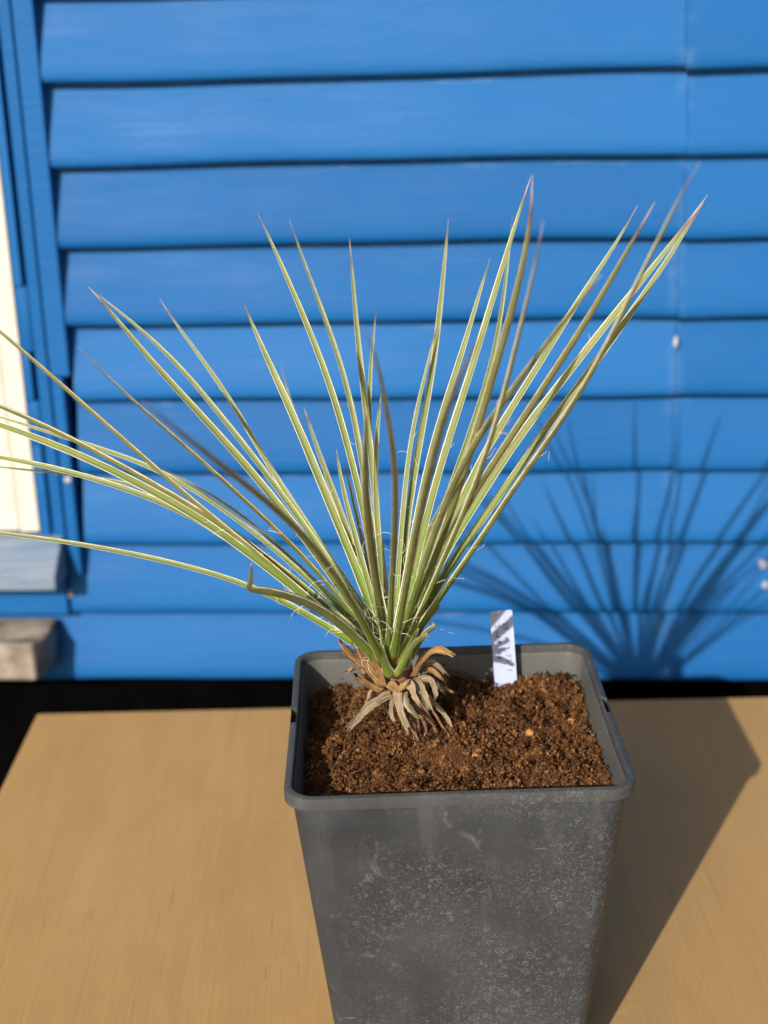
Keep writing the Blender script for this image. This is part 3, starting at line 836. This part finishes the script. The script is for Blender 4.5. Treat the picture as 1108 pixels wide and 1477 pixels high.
# trimmed leaves: short stubs with a blunt end
def w_stub(s): return float(np.interp(s, [0, 0.3, 0.9, 1], [1.5, 1.0, 0.8, 0.62]))
for pxs, ww, k in (([(633, 872), (617, 890), (600, 915), (580, 955)], 13, -0.3), ([(629, 902), (612, 916), (590, 950)], 10, -0.3), ([(618, 915), (600, 926), (588, 944), (572, 975)], 9, -0.4),
                   ([(600, 905), (592, 925), (582, 960)], 15, -0.3), ([(548, 930), (552, 950), (562, 975)], 15, -0.3)):
    leaf(pxs, ww, k, 0.06, 0.6, 12, wfun=w_stub, name='leaf_stub', dyb=-0.012)

# ------------------------------------------------------------------ dry leaves round the stem foot
def w_dry(s): return float(np.interp(s, [0, 0.15, 0.5, 0.8, 0.93, 1], [0.9, 1.0, 0.95, 0.85, 0.7, 0.55]))
DRY = [
 ([(543, 990), (527, 963), (509, 947), (495, 933)], 17, 0.000, -0.006, 'dry'),
 ([(554, 988), (538, 967), (524, 948), (516, 935)], 17, -0.004, -0.012, 'dry'),
 ([(552, 990), (548, 970), (540, 950), (534, 940)], 14, -0.006, -0.012, 'dry'),
 ([(528, 966), (516, 962), (508, 964), (499, 972)], 5, 0.0, -0.008, 'pale'),
 ([(552, 998), (535, 990), (524, 984), (512, 975)], 10, -0.004, -0.014, 'dry'),
 ([(566, 1000), (548, 1008), (530, 1020), (516, 1037), (502, 1051)], 12, -0.004, -0.028, 'pale'),
 ([(575, 994), (573, 1010), (578, 1034), (588, 1056)], 14, -0.006, -0.012, 'pale'),
 ([(568, 1004), (565, 1020), (567, 1034), (571, 1044)], 8, -0.006, -0.012, 'pale'),
 ([(586, 982), (594, 992), (600, 1008), (607, 1022)], 16, -0.006, -0.014, 'pale'),
 ([(584, 998), (588, 1012), (597, 1026), (609, 1038)], 15, -0.004, -0.010, 'pale'),
 ([(600, 980), (608, 994), (613, 1008), (620, 1023)], 12, -0.002, -0.008, 'pale'),
 ([(598, 982), (612, 977), (624, 984), (629, 1004)], 9, 0.002, -0.004, 'pale'),
 ([(606, 976), (622, 980), (634, 990), (642, 1000)], 10, 0.012, 0.010, 'pale'),
 ([(604, 968), (622, 954), (634, 962), (647, 975)], 11, 0.016, 0.014, 'pale'),
 ([(596, 976), (608, 950), (622, 937), (636, 936), (647, 941)], 13, 0.000, -0.006, 'dry'),
 ([(612, 966), (624, 968), (636, 982)], 9, 0.010, 0.008, 'dry'),
 ([(622, 985), (640, 993), (654, 998)], 7, 0.014, 0.012, 'dry'),
 ([(544, 992), (534, 996), (531, 1008)], 6, -0.002, -0.006, 'pale'),
 ([(560, 985), (566, 990), (576, 994), (588, 988)], 16, -0.006, -0.008, 'dry'),
 ([(592, 1000), (604, 1022), (620, 1040), (632, 1052)], 9, 0.004, 0.002, 'dry'),
 ([(600, 990), (622, 1010), (640, 1030), (652, 1052)], 7, 0.012, 0.010, 'pale'),
 ([(578, 1010), (586, 1030), (598, 1052), (604, 1066)], 7, 0.0, -0.004, 'dry'),
 ([(556, 1000), (552, 1015), (554, 1030)], 7, 0.0, -0.004, 'dry'),
 ([(605, 962), (628, 966), (640, 976), (645, 990)], 8, 0.022, 0.024, 'pale'),
]
STRIPS = []
for pxs, ww, y0, y1, mk in DRY:
    STRIPS.append((pxs, ww * 1.05, y0, y1, mk))
    for q in range(2):                      # torn strips lying under and beside it
        jx, jy = rng.uniform(-6, 6), rng.uniform(-4, 5)
        cutn = rng.uniform(0.55, 1.0)
        p2 = [(x + jx * (0.3 + i / len(pxs)), y + jy * (0.3 + i / len(pxs))) for i, (x, y) in enumerate(pxs)]
        x1, y1_ = p2[-1]; x0_, y0_ = p2[-2]
        p2[-1] = (x0_ + (x1 - x0_) * cutn, y0_ + (y1_ - y0_) * cutn)
        STRIPS.append((p2, ww * rng.uniform(0.22, 0.5), y0 + 0.004, y1 + 0.005, rng.choice(('dry', 'pale'))))
for pxs, ww, y0, y1, mk in STRIPS:
    P = [tuple(at_y(*q, y0 - 0.009 + (y1 - y0) * i / (len(pxs) - 1))) for i, q in enumerate(pxs)]
    pts = spline(P, 18)
    pts = pts + np.cumsum(rng.normal(0, 0.00014, pts.shape), axis=0)
    N_ = []
    tw, tw2 = rng.uniform(-1.2, 1.2), rng.uniform(-0.5, 0.5)
    for i in range(18):
        p = Vector(pts[i])
        out = (p - AXIS); out.z = 0
        nn = ((CAM - p).normalized() * 0.9 + out.normalized() * 0.5 + Vector((0, 0, 0.25))).normalized()
        dd = (Vector(pts[min(i + 1, 17)]) - Vector(pts[max(i - 1, 0)])).normalized()
        N_.append(Matrix.Rotation(tw * i / 17 + tw2 + rng.normal(0, 0.10), 3, dd) @ nn)
    jag = 1 + np.cumsum(rng.normal(0, 0.05, 18))
    cv = float(rng.choice((-1, 1)) * rng.uniform(0.15, 0.8))
    ribbon('dry_leaf', pts, ww * 0.90 / FPX, N_, MAT[mk], lambda s: w_dry(s) * float(np.clip(jag[int(s * 17)], 0.5, 1.4)), cv, cv, DP, 0.55)
# roots
for pxs, r0, y0 in (([(600, 1000), (621, 1021), (635, 1043), (658, 1078), (664, 1088)], 0.0010, 0.004), ([(606, 1010), (623, 1039), (630, 1057), (642, 1080), (646, 1090)], 0.0012, 0.000),
                    ([(592, 1035), (585, 1056), (578, 1080), (576, 1090)], 0.0009, 0.000), ([(606, 1030), (614, 1055), (610, 1075), (608, 1085)], 0.0014, 0.000), ([(590, 1025), (596, 1045), (599, 1070), (600, 1080)], 0.0008, 0.0),
                    ([(612, 1000), (637, 1028), (655, 1056), (660, 1068)], 0.0008, 0.012), ([(600, 1010), (612, 1028), (620, 1050), (624, 1072)], 0.0026, 0.012), ([(596, 1020), (603, 1040), (606, 1062), (606, 1078)], 0.0016, 0.008)):
    pts = spline([tuple(at_y(*q, y0)) for q in pxs], 14)
    pts = pts + np.cumsum(rng.normal(0, 0.00022, pts.shape), axis=0)
    V, F = tube(pts, [r0 * (1.15 - 0.5 * i / 13) for i in range(14)], 7)
    mesh('root', V, F, MAT['root'], yu, True)
# loose white fibres peeling from the leaf margins
Vs, Fs, off = [], [], 0
for c in range(300):
    pts, N_, wd = FIB_SEED[rng.integers(len(FIB_SEED))]
    t = rng.beta(1.0, 4.2) * 0.9 + 0.04
    i = int(t * (len(pts) - 1)); i = min(i, len(pts) - 2)
    p = np.array(pts[i]); d = np.array(pts[i + 1]) - p; d /= np.linalg.norm(d)
    sd = np.cross(d, np.array(N_[i])); sd /= np.linalg.norm(sd)
    sg = rng.choice((-1, 1))
    p = p + sd * wd * 0.48 * sg
    ln = rng.uniform(0.004, 0.013) if rng.random() < 0.7 else rng.uniform(0.014, 0.032)
    if t > 0.45: ln *= 0.45
    h = d * rng.uniform(0.4, 1.0) + sd * sg * rng.uniform(0.2, 0.7) + rng.normal(0, 0.3, 3); h /= np.linalg.norm(h)
    ax = rng.normal(size=3); ax /= np.linalg.norm(ax)
    curl = rng.uniform(60, 260) * rng.choice((-1, 1))
    n = 16; step = ln / n
    path = [p]
    for q in range(n - 1):
        h = h + np.cross(ax, h) * curl * step * (0.4 + 1.3 * q / n) + rng.normal(0, 0.14, 3); h /= np.linalg.norm(h)
        p = p + h * step; path.append(p)
    v, f = tube(path, [0.00015 * (1 - 0.5 * q / n) for q in range(n)], 4)
    Vs += v; Fs += [tuple(a + off for a in ff) for ff in f]; off += len(v)
fb = mesh('leaf_fibre', Vs, Fs, MAT['fibre'], yu, True)
tag(fb, kind='stuff')

# ------------------------------------------------------------------ white plant label with hand-written date
YL = 0.081
TL, TR, BR, BL = at_y(706.5, 882.5, YL + 0.004), at_y(739, 879.5, YL + 0.004), at_y(746.5, 990, YL), at_y(714, 990, YL)
lab = empty('plant_label', (BL + BR) / 2)
tag(lab, 'small white plastic plant label with handwriting stuck in the soil', 'plant label')
ex = (TR - TL); ey = (BL - TL)
nrm = ex.cross(ey).normalized()
if nrm.dot(CAM - TL) < 0: nrm = -nrm
def lp(u, v, o=0.0): return TL + ex * u + (ey + (BR - TR - ey) * u) * v + nrm * o
nb = 10
outl = [(0.10, 0.0), (0.90, 0.0), (0.975, 0.008), (1.0, 0.03), (1.0, 1.0), (0.85, 1.12), (0.5, 1.30), (0.15, 1.12), (0.0, 1.0), (0.0, 0.03), (0.025, 0.008)]
V = [lp(u, v, 0.0) for u, v in outl] + [lp(u, v, -0.0007) for u, v in outl]
m = len(outl)
F = [tuple(range(m)), tuple(range(2 * m - 1, m - 1, -1))] + [(i, i + m, (i + 1) % m + m, (i + 1) % m) for i in range(m)]
blade = mesh('tag_blade', V, F, MAT['label'], lab)
GL = {'2': [[(0, .75), (.3, 1), (.7, .85), (.6, .5), (0, 0), (.85, .05)]], '5': [[(.8, 1), (.15, 1), (.1, .55), (.6, .6), (.75, .25), (.4, 0), (0, .12)]],
      '4': [[(.5, 1), (0, .35), (.85, .4)], [(.6, .7), (.5, 0)]], '9': [[(.75, .75), (.4, 1), (.1, .7), (.4, .5), (.75, .75), (.6, 0)]], '7': [[(0, .9), (.8, .95), (.35, 0)]],
      '1': [[(.4, 1), (.4, 0)]], 'n': [[(.1, .6), (.1, 0), (.12, .45), (.5, .6), (.7, .4), (.7, 0)]], 'd': [[(.6, .5), (.2, .45), (.1, .15), (.4, 0), (.65, .25), (.7, 1), (.7, 0)]],
      'T': [[(0, .95), (.9, .95)], [(.45, .95), (.45, 0)], [(.15, .55), (.8, .55)]], '3': [[(.1, .9), (.5, 1), (.7, .8), (.35, .55), (.75, .3), (.4, 0), (0, .1)]],
      '6': [[(.6, 1), (.15, .5), (.15, .1), (.5, 0), (.7, .3), (.35, .5), (.15, .25)]], '.': [[(.2, .05), (.35, .0)]], "'": [[(.3, 1), (.2, .75)]], ':': [[(.2, .8), (.3, .75)], [(.2, .3), (.3, .25)]], '/': [[(.7, 1), (.1, 0)]]}
def ink(ch, u, v, su, sv):
    """one character read downwards: its top points to the label's right edge"""
    Vq, Fq = [], []
    for st in GL[ch]:
        pts = [lp(u + gy * su, v + gx * sv, 0.0003) for gx, gy in st]
        a, b = tube(pts, 0.00024, 5)
        Fq += [tuple(x + len(Vq) for x in ff) for ff in b]; Vq += a
    mesh('letter', Vq, Fq, MAT['ink'], blade)
for ch, v in (("'", .135), ('2', .165), ('5', .215), ('.', .285), ('4', .345), ('.', .42), ('9', .465), ('.', .535), ('7', .57), ('2', .635), ('/', .69), ('1', .765)):
    ink(ch, 0.53 + v * 0.12, v, 0.20, 0.044)
for ch, v in (('2', .18), ('n', .265), ('d', .315), ('T', .385), ('3', .475), (':', .47), ('4', .535), ('6', .60)):
    ink(ch, (0.20 if ch != ':' else 0.38), v, 0.19, 0.044)
